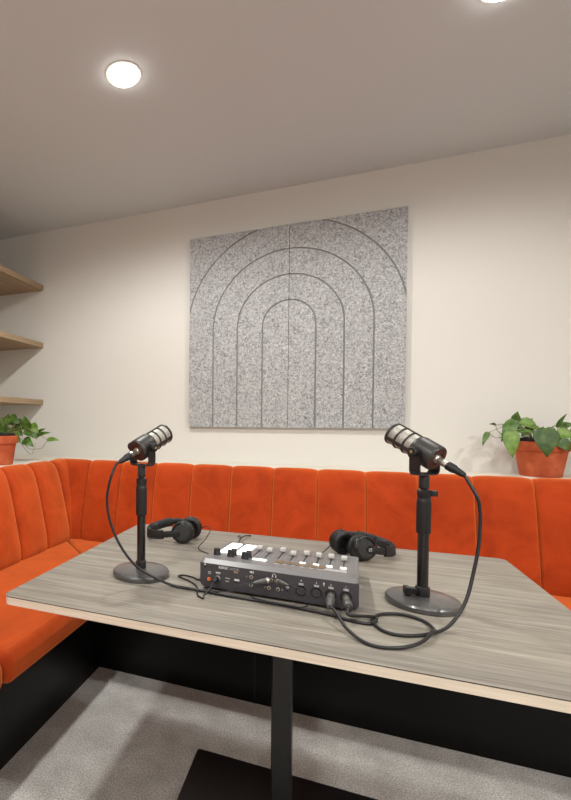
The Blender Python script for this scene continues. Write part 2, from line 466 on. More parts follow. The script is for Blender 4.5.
# ------------------------------------------------------------------ microphones (axis +x points to the grille end, knob side chosen by the sign)
def microphone(loc, head, tilt, off, side, label):
    t = thing('podcast_microphone', label, 'microphone', loc, (0, 0, R(head)), group='podcast microphones')
    Mt = Matrix.Rotation(-R(tilt), 4, 'Y') @ Matrix.Translation((off, 0, 0))
    a = Mt.to_3x3() @ Vector((1, 0, 0)); o0 = Mt @ Vector((0, 0, 0))
    X = lambda s: o0 + a * s
    def lp(prof, **k):
        bm = bmesh.new(); lathe(bm, prof, X(0), a, 48, **k); return bm
    # rear body -.035..+.018, cage to +.084
    obj('body', lp([(0, -.0335), (.019, -.0335), (.0195, -.0345), (.0275, -.0345), (.0292, -.032), (.0296, -.027), (.0296, .010), (.0282, .016), (.0262, .0185), (0, .0185)]), MICB, t, smooth=32)
    obj('rear_ring', lp([(.0165, -.0347), (.0185, -.0347), (.0185, -.0335), (.0165, -.0335), (.0165, -.0347)], cap=False), REDR, t, smooth=40)
    obj('connector_socket', lp([(0, -.038), (.0088, -.038), (.0100, -.0345), (.0100, -.033)], cap=False), SILVER, t, smooth=40)
    obj('grille', lp([(.0245, .016), (.0250, .03), (.0252, .076), (.0235, .081), (.016, .0835), (0, .0845)]), GRILLE, t, smooth=40)
    for s0, wd in ((.0330, .0048), (.0555, .0048), (.0775, .0062)):
        obj('cage_ring', lp([(.0252, s0), (.0272, s0 + .0008), (.0278, s0 + wd / 2), (.0272, s0 + wd - .0008), (.0252, s0 + wd), (.0246, s0 + wd / 2), (.0252, s0)], cap=False), MICB, t, smooth=40)
    for k in range(3):   # bars joining the rings
        an = R((200 if side < 0 else -20) + 120 * k)
        rad = Mt.to_3x3() @ Vector((0, math.cos(an), math.sin(an))); tan = a.cross(rad)
        bm = bmesh.new()
        Mb = Matrix.Identity(4)
        for i in range(3): Mb[i][0] = a[i]; Mb[i][1] = tan[i]; Mb[i][2] = rad[i]; Mb[i][3] = o0[i]
        box(bm, .014, .083, -.0046, .0046, .0246, .0272, M=Mb)
        obj('cage_bar', bm, MICB, t, bevel=.0006)
    # U bracket: bottom plate, two arms; pivot at the local origin
    zb = loc[2] - 1.0412
    bm = bmesh.new()
    prof = []
    for k in range(9): prof.append((.0325, .006 - .0 * k))
    yo, th, w = .0335, .0040, .0118
    outer = [(-yo - th, .004), (-yo - th, -zb + .014)] + [(-yo - th + .014 * (1 - math.cos(R(9 * k))), -zb + .014 - .014 * math.sin(R(9 * k))) for k in range(1, 11)]
    outer += [(-p, q) for p, q in outer[::-1]]
    inner = [(-yo, .004), (-yo, -zb + .015)] + [(-yo + .0115 * (1 - math.cos(R(9 * k))), -zb + .015 - .0112 * math.sin(R(9 * k))) for k in range(1, 11)]
    inner += [(-p, q) for p, q in inner[::-1]]
    Mu = Matrix(((0, 0, 1, 0), (1, 0, 0, 0), (0, 1, 0, 0), (0, 0, 0, 1)))
    poly = outer + inner[::-1]
    prism(bm, poly, -w, w, M=Mu)
    for s in (-1, 1):
        cyl(bm, (0, s * yo, 0.002), (0, s * (yo + th), 0.002), .0105, 24)
    obj('yoke', bm, BLACKM, t, smooth=35)
    for s in (-1, 1):
        bm = bmesh.new(); cyl(bm, (0, s * .0285, 0.002), (0, s * .0335, 0.002), .008, 20)
        lathe(bm, [(.0065, .0372), (.0105, .0385), (.0105, .0475), (.0085, .0492), (0, .0492)], (0, 0, .002), (0, s, 0), 20)
        k_ = obj('pivot_knob', bm, RUBBER, t, smooth=35)
        bm = bmesh.new(); cyl(bm, (0, s * .0485, 0.002), (0, s * .0499, 0.002), .0032, 14)
        obj('screw_cap', bm, GOLDP, k_, smooth=40)
    bm = bmesh.new(); lathe(bm, [(.0105, 0), (.0105, .004), (.007, .006)], (0, 0, -zb), (0, 0, 1), 24)
    obj('mount_nut', bm, BLACKM, t, smooth=40)
    Mw = Matrix.Translation(loc) @ Matrix.Rotation(R(head), 4, 'Z')
    return Mw @ X(-.0345), (Mw.to_3x3() @ -a)
relL, dirL = microphone((-.462, 1.148, 1.0895), 66, 23, .012, -1, 'dark cylindrical microphone with pale mesh on the left stand, tilted up to the right')
relR, dirR = microphone((.1945, 1.2205, 1.0935), 139, 28, .004, 1, 'dark cylindrical microphone with pale mesh on the right stand, tilted up to the left')
print('MICREAR', relL, dirL, relR, dirR)

# ------------------------------------------------------------------ mixer console
MR = R(-2.6)
mx = thing('podcast_mixer', 'grey podcast mixing console with glowing pads and a dark socket panel', 'audio mixer', (-.117, 1.102, TZ), (0, 0, MR))
HW, DP = .1755, .283
zf = lambda y: .0735 - .083 * y          # top surface height, sloping away from the camera
# dark tray with a rounded bottom, and grey lid
bm = bmesh.new()
poly = [(-HW, .0655), (-HW, .020)] + [(-HW + .014 * (1 - math.cos(R(15 * k))), .020 - .014 * math.sin(R(15 * k))) for k in range(1, 7)]
poly = poly + [(-p, q) for p, q in poly[::-1]]
Mv = Matrix(((1, 0, 0, 0), (0, 0, 1, 0), (0, 1, 0, 0), (0, 0, 0, 1)))
lo = []; hi = []
for x, z in poly:
    lo.append(bm.verts.new((x, 0.0, z)))
    hi.append(bm.verts.new((x, DP, .006 + (z - .006) * .62)))
bm.faces.new(lo); bm.faces.new(hi)
for k in range(len(poly)):
    k2 = (k + 1) % len(poly); bm.faces.new((lo[k], lo[k2], hi[k2], hi[k]))
obj('casing', bm, MIXB, mx, bevel=.0015)
bm = bmesh.new()
rr = rrect(-HW - .0003, HW + .0003, .010, DP, .010)
bot = [bm.verts.new((x, y if y > .05 else y - .0102 , .0655 - .083 * .88 * y)) for x, y in rr]
top = [bm.verts.new((x * .994, min(y, DP - .003) + (.004 if y < .05 else 0), zf(y))) for x, y in rr]
bm.faces.new(bot); bm.faces.new(top)
for k in range(len(rr)): bm.faces.new((bot[k], bot[(k + 1) % len(rr)], top[(k + 1) % len(rr)], top[k]))
obj('lid', bm, MIXTOP, mx, smooth=20)
for fx in (-.14, .14):
    for fy in (.03, .25): obj('rubber_foot', L_([(.009, .0002), (.009, .0075)], origin=(fx, fy, 0), n=16), RUBBER, mx)
ang = -math.atan(.083)
def on_top(x, y, lift=0.0):
    return Matrix.Translation((x, y, zf(y) + lift)) @ Matrix.Rotation(ang, 4, 'X')
def tbox(name, x, y, hx, hy, h, mat, bevel=.0008, parent=mx, lift=0.0, both=False):
    bm = bmesh.new(); box(bm, -hx, hx, -hy, hy, -.0008, h, M=on_top(x, y, lift))
    return obj(name, bm, mat, parent, bevel=bevel)
for cx in (-.143, -.1025):
    for k in range(4):
        tbox('sound_pad', cx, .124 + .0385 * k, 0.0148, .0172, .0030, PADLIT, .0012)
for x, y, r_ in ((-.153, .072, .0085), (-.1175, .070, .0085), (-.080, .064, .0085), (-.114, .092, .007), (-.076, .090, .007)):
    bm = bmesh.new(); lathe(bm, [(r_ * 1.05, -.001), (r_ * 1.05, .003), (r_, .004), (r_ * .94, .0155), (r_ * .84, .0165), (0, .0165)], n=24)
    bm.transform(on_top(x, y)); obj('volume_knob', bm, KNOBM, mx, smooth=35)
fx_ = [-.069, -.0395, -.0085, .0215, .052, .0825, .112, .1425]
fy_ = [.204, .186, .212, .180, .205, .196, .200, .194]
for i, x in enumerate(fx_):
    o = tbox('fader_slot', x, .178, .0011, .062, .0011, SLOT, 0)
    bm = bmesh.new(); Mf = on_top(x, fy_[i])
    box(bm, -.0068, .0068, -.0115, .0115, .0045, .0130, M=Mf); box(bm, -.0016, .0016, -.003, .003, -.0005, .005, M=Mf)
    obj('fader_cap', bm, FADERC, mx, bevel=.0012)
    if i >= 4: tbox('channel_button', x, .096, .0068, .0050, .0035, BTNLIT, .001)
    if i < 7: tbox('tick_line', x + .015, .185, .0004, .055, .0009, GREYP, 0)
tbox('record_button', -.046, .072, .0165, .0065, .003, BTNLIT, .001)
for k in range(6): tbox('reflection_patch', .0005 + .0195 * k, .079, .0086, .0150, .0018, BROWNS, .0005)  # brown reflections in the screen, painted as small raised patches
for k in range(6): tbox('screen_caption', -.003 + .0195 * k, .055, .0045, .0007, .0010, PRINT, 0)
for k in range(3): tbox('top_print', .126, .070 - .0065 * k, .024, .0007, .0010, PRINT, 0)
def pbox(name, x, z, hx, hz, mat, d=.0006):
    bm = bmesh.new(); box(bm, x - hx, x + hx, -d, .0005, z - hz, z + hz); return obj(name, bm, mat, mx)
# socket panel, local y = 0 faces the camera
Mp = lambda x, z, d=0.0: Matrix.Translation((x, -.0002 - d, z)) @ Matrix.Rotation(R(90), 4, 'X')
def panel_ring(name, x, z, r_, mat, hole=True, dep=.0022, parent=mx):
    bm = bmesh.new(); lathe(bm, [(r_ * .58, -.001), (r_ * .58, dep), (r_, dep * .9), (r_, -.001)], (x, 0, z), (0, -1, 0), 24, cap=False)
    o = obj(name, bm, mat, parent, smooth=35)
    bm = bmesh.new(); lathe(bm, [(0, .0003), (r_ * .59, .0003), (r_ * .59, -.001)], (x, 0, z), (0, -1, 0), 20, cap=False)
    obj('socket_hole', bm, SLOT, o)
    return o
for x, z in ((-.0512, .0463), (-.0516, .0278), (-.0065, .0470), (.0052, .0457), (-.0110, .0272), (.0093, .0272)):
    panel_ring('jack_socket', x, z, .0044, SILVER)
for x, z in ((.0589, .0320), (.0910, .0330), (.1205, .0335), (.1503, .0338)):
    bm = bmesh.new(); lathe(bm, [(.0086, -.001), (.0086, .0020), (.0112, .0024), (.0118, -.001)], (x, 0, z), (0, -1, 0), 28, cap=False)
    o = obj('xlr_socket', bm, SLOT, mx, smooth=35)
    bm = bmesh.new(); lathe(bm, [(0, .0004), (.0089, .0004), (.0089, -.001)], (x, 0, z), (0, -1, 0), 24, cap=False); obj('socket_face', bm, MIXB, o)
    for k in range(3):
        bm = bmesh.new(); cyl(bm, (x + .004 * math.cos(R(210 + 60 * k + 60 * 0)), 0, z + .004 * math.sin(R(90 + 120 * k))), (x + .004 * math.cos(R(210 + 60 * k)), -.0012, z + .004 * math.sin(R(90 + 120 * k))), .0009, 8); obj('contact_hole', bm, SLOT, o)
    bm = bmesh.new(); box(bm, x - .0052, x + .0052, -.0022, .001, z + .0122, z + .0170); obj('release_tab', bm, GREYP, mx, bevel=.0005)
for i, x in enumerate((.0589, .0910, .1205, .1503)): text_obj('channel_number', str(4 - i), .0062, PRINT, mx, Mp(x - .0018, .0525))
text_obj('brand_lettering', 'RØDE', .0078, PRINT, mx, Mp(-.1290, .0560), bold=.00022)
text_obj('brand_lettering', 'CASTER', .0078, GREYP, mx, Mp(-.1072, .0560))
text_obj('model_lettering', 'PRO', .0052, TANP, mx, Mp(-.0925, .0505), bold=.0001)
pbox('socket_caption', -.1305, .0452, .0058, .0011, PRINT); pbox('socket_caption', -.1305, .0424, .0046, .0006, GREYP)
for x, z, s in ((-.0630, .0445, 'L'), (-.0635, .0260, 'R'), (-.0215, .0255, '3'), (.0170, .0252, '4')):
    text_obj('socket_caption', s, .0052, PRINT, mx, Mp(x, z))

# loudspeaker, headphone, usb, card and microphone marks
bm = bmesh.new()
prism(bm, [(-.004, -.0016), (-.001, -.0016), (.002, -.0036), (.002, .0036), (-.001, .0016), (-.004, .0016)], 0, .0005, M=Mp(-.0510, .0580)); box(bm, .0032, .0040, -.0020, .0020, 0, .0005, M=Mp(-.0510, .0580)); box(bm, .0046, .0054, -.0030, .0030, 0, .0005, M=Mp(-.0510, .0580))
obj('speaker_mark', bm, PRINT, mx)
bm = bmesh.new(); tube(bm, [Mp(.0005, .0575) @ Vector((.0036 * math.cos(R(-20 + 22 * k)), .0036 * math.sin(R(-20 + 22 * k)), .0002)) for k in range(11)], .0006, 6, 0)
box(bm, -.0046, -.0026, -.0044, -.0004, 0, .0006, M=Mp(.0005, .0575)); box(bm, .0026, .0046, -.0044, -.0004, 0, .0006, M=Mp(.0005, .0575)); obj('headphone_mark', bm, PRINT, mx)
bm = bmesh.new(); tube(bm, [Mp(-.1516, .0425) @ Vector((.0032 * math.cos(R(60 - 30 * k)), .0032 * math.sin(R(60 - 30 * k)), .0002)) for k in range(11)], .0005, 6, 0); box(bm, -.0004, .0004, .0, .0036, 0, .0005, M=Mp(-.1516, .0425)); obj('power_mark', bm, PRINT, mx)
bm = bmesh.new(); tube(bm, [Mp(-.1080, .0345) @ Vector(p) for p in ((-.005, 0, 0), (0, .0006, 0), (.005, 0, 0))], .0006, 6, 3); cyl(bm, Mp(-.1080, .0345) @ Vector((.005, 0, 0)), Mp(-.1080, .0345) @ Vector((.005, 0, .0005)), .0011, 10); obj('usb_mark', bm, PRINT, mx)
pbox('usb_port', -.1080, .0275, .0042, .0013, GREYP); pbox('card_label', -.0848, .0340, .0058, .0022, PRINT); pbox('card_slot', -.0848, .0278, .0070, .0012, SLOT)
pbox('security_slot', -.1628, .0555, .0024, .0018, SLOT); bm = bmesh.new(); box(bm, -.0020, .0020, -.0010, .0020, 0, .0005, M=Mp(-.1628, .0605)); tube(bm, [Mp(-.1628, .0625) @ Vector((.0013 * math.cos(R(30 * k)), .0016 * math.sin(R(30 * k)), .0002)) for k in range(7)], .0004, 6, 0); obj('lock_mark', bm, PRINT, mx)
bm = bmesh.new(); lathe(bm, [(0, .0024), (.0042, .0024), (.0048, .0014), (.0048, -.001)], (-.1530, 0, .0265), (0, -1, 0), 20, cap=False); obj('power_button', bm, ORANGEB, mx, smooth=35)
bm = bmesh.new()
for d in (-1, 1): box(bm, -.0022 + .0044 * (d > 0) - .0006, -.0022 + .0044 * (d > 0) + .0006, -.0042, .0042, 0, .0006, M=Mp(.0300, .0375)); box(bm, -.0026, .0026, d * .0042 - .0006, d * .0042 + .0006, 0, .0006, M=Mp(.0300, .0375))
box(bm, -.0010, .0010, -.0018, .0018, 0, .0006, M=Mp(.0300, .0375)); obj('card_mark', bm, PRINT, mx)
pbox('reset_hole', .0300, .0265, .0018, .0012, SLOT)
bm = bmesh.new(); lathe(bm, [(0, .0006), (.0016, .0006), (.0016, -.0005)], (.1060, 0, .0540), (0, -1, 0), 14, cap=False); box(bm, -.0016, .0016, -.0006, .0030, 0, .0006, M=Mp(.1060, .0545)); box(bm, -.0005, .0005, -.0048, 0, 0, .0006, M=Mp(.1060, .0540)); obj('microphone_mark', bm, PRINT, mx)
MXW = Matrix.Translation((-.117, 1.102, TZ)) @ Matrix.Rotation(MR, 4, 'Z')
def mw(x, y, z): return MXW @ Vector((x, y, z))

# ------------------------------------------------------------------ cables
CR = .0033
def xlr_plug(parent, p, d, name='plug', length=.060, boot=None):
    """metal sleeve and rubber boot leaving socket point p along d; returns the end point"""
    p = Vector(p); d = Vector(d).normalized()
    bm = bmesh.new(); lathe(bm, [(.0062, -.003), (.0078, 0), (.0078, .022), (.007, .023)], p, d, 20); s = obj(name, bm, SILVER, parent, smooth=35)
    bm = bmesh.new(); lathe(bm, [(.0080, .0205), (.0094, .022), (.0094, .036), (.0078, .040), (.0062, length - .004), (.0050, length)], p, d, 20); obj('plug_boot', bm, boot or RUBBER, parent, smooth=35)
    return p + d * length
def cable_thing(name, label, cat, loc, group=None): return thing(name, label, cat, loc, group=group)
def put(o, root): o.matrix_parent_inverse = Matrix.Translation(-Vector(root.location))
Zc = TZ + CR + .0006
def finish(root):
    for o in root.children: put(o, root)

# right microphone's cable: mic -> hangs down -> loop on the table -> third XLR socket
t = cable_thing('microphone_cable', 'black cable from the right microphone, coiled in one loop and plugged into the console', 'cable', (.14, 1.05, TZ), 'microphone cables')
e = xlr_plug(t, relR + dirR * .004, dirR)
pts = [e, (0.2759, 1.15, 1.0074), (0.2819, 1.152, 0.9768), (0.2819, 1.15, 0.9402), (0.2782, 1.146, 0.8997), (0.268, 1.135, 0.8503), (0.2547, 1.118, 0.8072), (0.2358, 1.098, 0.7772), (0.2090, 1.066, 0.7585), (.169, 1.030, Zc), (.125, 1.009, Zc), (.096, 1.019, Zc), (.081, 1.060, Zc), (.099, 1.101, Zc),
       (.138, 1.121, Zc), (.173, 1.107, Zc), (.188, 1.066, Zc + .002), (.178, 1.022, Zc + .0078), (.150, .975, Zc + .003), (.108, .946, Zc), (.066, .945, Zc), (.032, .985, Zc + .006), (.0115, 1.030, TZ + .024)]
e2 = mw(.1205, -.062, .0285); 
pts += [e2]
s2 = mw(.1205, -.0035, .0335)
xlr_plug(t, s2, (e2 - s2), length=(e2 - s2).length, boot=PLUGM)
bm = bmesh.new(); tube(bm, pts, CR, 12, 8); obj('cord', bm, CABLEM, t, smooth=60); finish(t)

# left microphone's cable: mic -> hangs to the table -> along the console -> fourth XLR socket
t = cable_thing('microphone_cable', 'black cable from the left microphone, running along the console foot into its end socket', 'cable', (-.36, 1.08, TZ), 'microphone cables')
e = xlr_plug(t, relL + dirL * .004, dirL)
pts = [e, e + dirL * .012, (-0.502, 1.045, 1.0276), (-0.5115, 1.045, 0.9945), (-0.5155, 1.045, 0.9616), (-0.5103, 1.046, 0.9191), (-0.4943, 1.048, 0.8749), (-0.474, 1.052, 0.8385), (-0.4475, 1.06, 0.8045), (-0.4173, 1.072, 0.7812), (-0.3744, 1.085, 0.7606), (-.345, 1.088, Zc), (-.290, 1.086, Zc), (-.210, 1.078, Zc), (-.120, 1.074, Zc), (-.040, 1.066, Zc), (.010, 1.056, Zc), (.040, 1.044, Zc), (.066, 1.040, Zc), (.084, 1.052, Zc), (.0865, 1.075, Zc + .003), (.072, 1.086, TZ + .013)]
s2 = mw(.1503, -.0035, .0338); e2 = mw(.1560, -.045, .0260)
pts[-1] = e2 + (e2 - s2).normalized() * .016 + Vector((0, 0, -.005)); pts.append(e2)
xlr_plug(t, s2, e2 - s2, length=(e2 - s2).length, boot=PLUGM)
bm = bmesh.new(); tube(bm, pts, CR, 12, 8, zmin=TZ + CR + .0003); obj('cord', bm, CABLEM, t, smooth=60); finish(t)

# supply cable into the USB port
t = cable_thing('power_cable', 'thin black supply cable plugged in beside the orange button', 'cable', (-.26, 1.08, TZ))
s2 = mw(-.1308, -.001, .0318)
bm = bmesh.new(); lathe(bm, [(.0060, 0), (.0066, .004), (.0060, .010), (.0052, .016), (.0034, .024)], s2, (-.22, -1, -.15), 16); obj('plug', bm, RUBBER, t, smooth=35)
bm = bmesh.new(); lathe(bm, [(.0068, 0), (.0072, .0035), (.0058, .0045)], s2, (-.22, -1, -.15), 16); obj('plug_collar', bm, GREYP, t, smooth=35)
e = s2 + Vector((-.22, -1, -.15)).normalized() * .022
r2 = .0021; z2 = TZ + r2 + .0003
pts = [e, e + Vector((-.006, -.012, -.012)), (-.2665, 1.050, .757), (-.268, 1.042, z2), (-.285, 1.060, z2), (-.300, 1.110, z2), (-.325, 1.140, z2), (-.352, 1.158, z2), (-.366, 1.170, z2), (-.355, 1.182, z2), (-.330, 1.176, z2), (-.305, 1.172, z2), (-.306, 1.30, z2), (-.300, 1.45, z2)]
bm = bmesh.new(); tube(bm, pts, r2, 8, 8, zmin=z2); obj('cord', bm, CABLEM, t, smooth=60); finish(t)

# ------------------------------------------------------------------ headphones
def headphones(loc, rot, sx, label, cup_tilt):
    """near cup at local origin, outer face -y; band loops towards sx*x and back to the far cup"""
    t = thing('headphones', label, 'headphones', loc, (0, 0, rot), group='black headphones')
    def cup(y, z, x, face, yaw=0):
        c = Vector((x, y, z)); ax = Vector((math.sin(yaw), face * math.cos(yaw), .12 * (1 if face < 0 else .6))).normalized()
        bm = bmesh.new(); lathe(bm, [(.030, -.010), (.0355, -.006), (.0360, .004), (.0335, .010), (.0315, .0115), (.0290, .0115), (.027, .0135), (0, .0145)], c, ax, 40)
        cp = obj('ear_cup', bm, HPPLAST, t, smooth=32)
        bm = bmesh.new(); lathe(bm, [(0, .0150), (.020, .0144), (.0262, .0142), (.0262, .0125)], c, ax, 36, cap=False); obj('cup_face', bm, HPGREY, cp, smooth=35)
        bm = bmesh.new(); lathe(bm, [(.016, -.0095), (.033, -.0095), (.037, -.013), (.0375, -.019), (.034, -.025), (.026, -.0265), (.018, -.022), (.016, -.0095)], c, ax, 40, cap=False)
        obj('ear_cushion', bm, LEATHER, t, smooth=50)
        return c, ax
    cn, an = cup(0, .0370, 0, -1, 0)
    cf, af = cup(.080, .0390, -sx * .016, 1, 0)
    # the band: a flat strip standing on edge
    path = [(sx * .010, -.018, .036), (sx * .045, -.016, .030), (sx * .075, -.010, .025), (sx * .103, .000, .022), (sx * .122, .014, .0215), (sx * .130, .034, .0235), (sx * .124, .056, .029), (sx * .102, .077, .038), (sx * .070, .092, .047), (sx * .032, .101, .052), (sx * -.008, .103, .046)]
    P_ = catmull(path, 6); n = len(P_)
    def strip(i0, i1, hw, th, off):
        bm = bmesh.new(); rings = []
        for i in range(i0, i1 + 1):
            tg = (P_[min(i + 1, n - 1)] - P_[max(i - 1, 0)]).normalized(); up = Vector((0, .12, 1)); up = (up - tg * up.dot(tg)).normalized(); sd = tg.cross(up)
            q = P_[i] + sd * off
            rings.append([bm.verts.new(q + sd * a_ * th + up * b_ * hw) for a_, b_ in ((-.6, -1), (.6, -1), (1, -.8), (1, .8), (.6, 1), (-.6, 1), (-1, .8), (-1, -.8))])
        for A_, C_ in zip(rings, rings[1:]):
            for k in range(8): bm.faces.new((A_[k], A_[(k + 1) % 8], C_[(k + 1) % 8], C_[k]))
        bm.faces.new(rings[0]); bm.faces.new(rings[-1]); return bm
    obj('headband', strip(10, n - 11, .0150, .0042, 0), LEATHER, t, smooth=50)
    obj('band_pad', strip(22, n - 20, .0125, .0028, .0065 * (1 if sx < 0 else -1)), HPGREY, t, smooth=50)
    obj('slider_arm', strip(0, 14, .0105, .0026, 0), HPPLAST, t, smooth=50)
    obj('slider_arm', strip(n - 15, n - 1, .0105, .0026, 0), HPPLAST, t, smooth=50)
    # yokes hugging the cups
    for c, s in ((cn, -1), (cf, 1)):
        bm = bmesh.new(); y_ = s * .019
        tube(bm, [c + Vector((sx * (.034 * math.cos(R(a_))), y_ * (.9 - .5 * abs(math.sin(R(a_)))), .034 * math.sin(R(a_)))) for a_ in range(-80, 81, 20)], .0030, 8, 3)
        obj('yoke', bm, HPPLAST, t, smooth=60)
    return t, cn
HPL, cn1 = headphones((-.4560, 1.502, TZ + .0012), R(6), -1, 'black over-ear headphones lying on the far left of the table', 0)
HPR, cn2 = headphones((.0900, 1.528, TZ + .0012), R(36), 1, 'black over-ear headphones lying behind the right end of the mixer', 0)
# pale square badge with an S-shaped stroke on the right pair's arm
bm = bmesh.new(); box(bm, .003, .013, -.0224, -.0208, .0310, .0410)
bg = obj('badge', bm, GREYP, HPR)
bm = bmesh.new(); tube(bm, [(.0112, -.0226, .0395), (.0075, -.0226, .0392), (.0065, -.0226, .0372), (.0092, -.0226, .0355), (.0098, -.0226, .0338), (.0080, -.0226, .0325), (.0048, -.0226, .0325)], .0007, 6, 4); obj('badge_stroke', bm, SLOT, bg)

HR = .0015; zh = TZ + HR + .0003
def jack_plug(parent, p, d):
    p = Vector(p); d = Vector(d).normalized()
    bm = bmesh.new(); lathe(bm, [(.0030, -.002), (.0056, .001), (.0062, .004), (.0062, .022), (.0050, .025), (.0040, .034), (.0020, .042)], p, d, 16); obj('jack_plug', bm, PLUGM, parent, smooth=35)
    bm = bmesh.new(); lathe(bm, [(.0064, .006), (.0066, .007), (.0066, .010), (.0064, .011)], p, d, 16); obj('plug_band', bm, SILVER, parent, smooth=35)
    return p + d * .041
# left headphones' lead
t = cable_thing('headphone_cable', 'thin black lead from the left headphones passing under the console to its left jack', 'cable', (-.33, 1.4, TZ), 'headphone leads')
s2 = mw(-.0065, -.002, .047); d = MXW.to_3x3() @ Vector((-.86, -.48, -.16)); e = jack_plug(t, s2, d)
pts = [e, e + d.normalized() * .03, mw(-.085, -.040, .022), mw(-.125, -.038, .0125), mw(-.158, -.022, .011), mw(-.150, .012, .0022), mw(-.120, .060, .0021), mw(-.110, .180, .0021), mw(-.150, .262, .0021), mw(-.205, .268, .0021), mw(-.225, .285, .0021), (-.385, 1.44, zh + .004), (-.376, 1.49, zh + .022), (-.372, 1.54, TZ + .044), (-.392, 1.575, TZ + .048), (-.412, 1.588, TZ + .040)]
bm = bmesh.new(); tube(bm, pts, HR, 8, 8, zmin=zh); obj('cord', bm, CABLEM, t, smooth=60); finish(t)
# right headphones' lead
t = cable_thing('headphone_cable', 'thin black lead from the right headphones, arcing across the sockets to the right jack', 'cable', (.0, 1.45, TZ), 'headphone leads')
s2 = mw(.0052, -.002, .0457); d = MXW.to_3x3() @ Vector((.72, -.68, .10)); e = jack_plug(t, s2, d)
pts = [e, e + d.normalized() * .014, mw(.064, -.040, .0495), mw(.078, -.045, .038), mw(.080, -.047, .022), mw(.064, -.044, .0115), mw(.030, -.041, .0105), mw(-.020, -.037, .0105), mw(-.045, -.022, .0080), mw(-.050, .012, .0022), mw(-.030, .060, .0021), mw(.020, .180, .0021), mw(.060, .300, .0021), (-.040, 1.450, zh + .002), (-.020, 1.520, zh + .012), (.005, 1.570, TZ + .028), (.032, 1.595, TZ + .036)]
bm = bmesh.new(); tube(bm, pts, HR, 8, 8, zmin=zh); obj('cord', bm, CABLEM, t, smooth=60); finish(t)
# a small cable tie / loose end behind the pads
t = cable_thing('cable_end', 'short kinked black cable end lying behind the white pads', 'cable', (-.275, 1.53, TZ))
bm = bmesh.new(); tube(bm, [(-.268, 1.408, zh), (-.272, 1.460, zh + .002), (-.277, 1.530, zh + .008), (-.281, 1.600, zh + .011), (-.290, 1.645, zh + .008), (-.302, 1.672, zh)], .0021, 8, 6)
tube(bm, [(-.281, 1.600, zh + .011), (-.274, 1.650, zh + .009), (-.262, 1.700, zh)], .0021, 8, 5); obj('cord', bm, CABLEM, t, smooth=60); finish(t)

# ------------------------------------------------------------------ potted plants
def leaf_mesh(bm, base, tip, width, roll=0.0, bend=.12, up=(0, 0, 1)):
    base = Vector(base); tip = Vector(tip); ax = tip - base; Ln = ax.length; ax.normalize()
    nrm = Vector(up); nrm = (nrm - ax * nrm.dot(ax))
    if nrm.length < .05: nrm = ax.orthogonal()
    nrm.normalize(); nrm = Matrix.Rotation(roll, 3, ax) @ nrm; sd = ax.cross(nrm)
    prof = [(-.06, .30), (-.03, .62), (.06, .88), (.18, 1.0), (.33, .97), (.48, .83), (.63, .63), (.77, .41), (.89, .20), (1.0, .015)]
    rows = []
    for s, w in prof:
        arch = bend * Ln * math.sin(PI * max(0, min(1, s)))
        s0 = s if w > .5 or s > .2 else s
        row = []
        for q in (-1, -.55, 0, .55, 1):
            notch = .05 if (q == 0 and s < 0) else 0
            row.append(bm.verts.new(base + ax * Ln * (s + notch) + sd * (q * w * width / 2) + nrm * (arch + (abs(q) ** 1.4) * width * .10 * w - (.03 * width if q == 0 else 0))))
        rows.append(row)
    for A, C in zip(rows, rows[1:]):
        for k in range(4): bm.faces.new((A[k], A[k + 1], C[k + 1], C[k]))
def plant(loc, label, leaves, stems, face, ps=1.0, ls=1.0):
    t = thing('potted_plant', label, 'potted plant', loc, group='trailing plants in terracotta pots')
    obj('pot', L_([(0, 0), (.070, 0), (.0725, .003), (.0905, .121), (.0975, .122), (.0990, .126), (.1015, .163), (.0990, .166), (.0930, .166), (.0915, .160), (.0880, .120), (.03, .110), (0, .110)], n=56, s=ps), TERRA, t, smooth=35)
    bm = bmesh.new(); lathe(bm, [(.0905, .138), (.0895, .158), (.086, .178), (.06, .184), (.03, .182), (0, .186)], n=40, cap=False, s=ps); obj('soil', bm, PLANTSOIL, t, smooth=60)
    lv = Vector(loc)
    for i, (b_, tip, w) in enumerate(leaves):
        b2, t2 = Vector(b_), Vector(tip)
        bm = bmesh.new(); leaf_mesh(bm, b2 - lv, t2 - lv, w * ls, roll=random.uniform(-.35, .35), bend=random.uniform(.05, .16), up=face)
        o = obj('leaf', bm, LEAVES[(0, 2, 0, 1, 2, 0, 1)[i % 7]], t, smooth=60)
        md = o.modifiers.new('thickness', 'SOLIDIFY'); md.thickness = .0011
        md = o.modifiers.new('soft', 'SUBSURF'); md.levels = 1; md.render_levels = 1
        # petiole from the soil
        a0 = Vector((max(-.05, min(.05, (b2 - lv).x * .35)), max(-.05, min(.05, (b2 - lv).y * .35)), .180)); d0 = b2 - lv
        if d0.z > .09 and d0.length < .40:
            mid = a0.lerp(d0, .5) + Vector((0, 0, .022 + .03 * random.random()))
            bm = bmesh.new(); tube(bm, [a0, mid, d0], .0016, 7, 6, r_end=.0011); obj('stem', bm, STEM, t, smooth=60)
    for s in stems:
        bm = bmesh.new(); tube(bm, [Vector(p) - lv for p in s], .0018, 7, 6, r_end=.0011); obj('stem', bm, STEM, t, smooth=60)
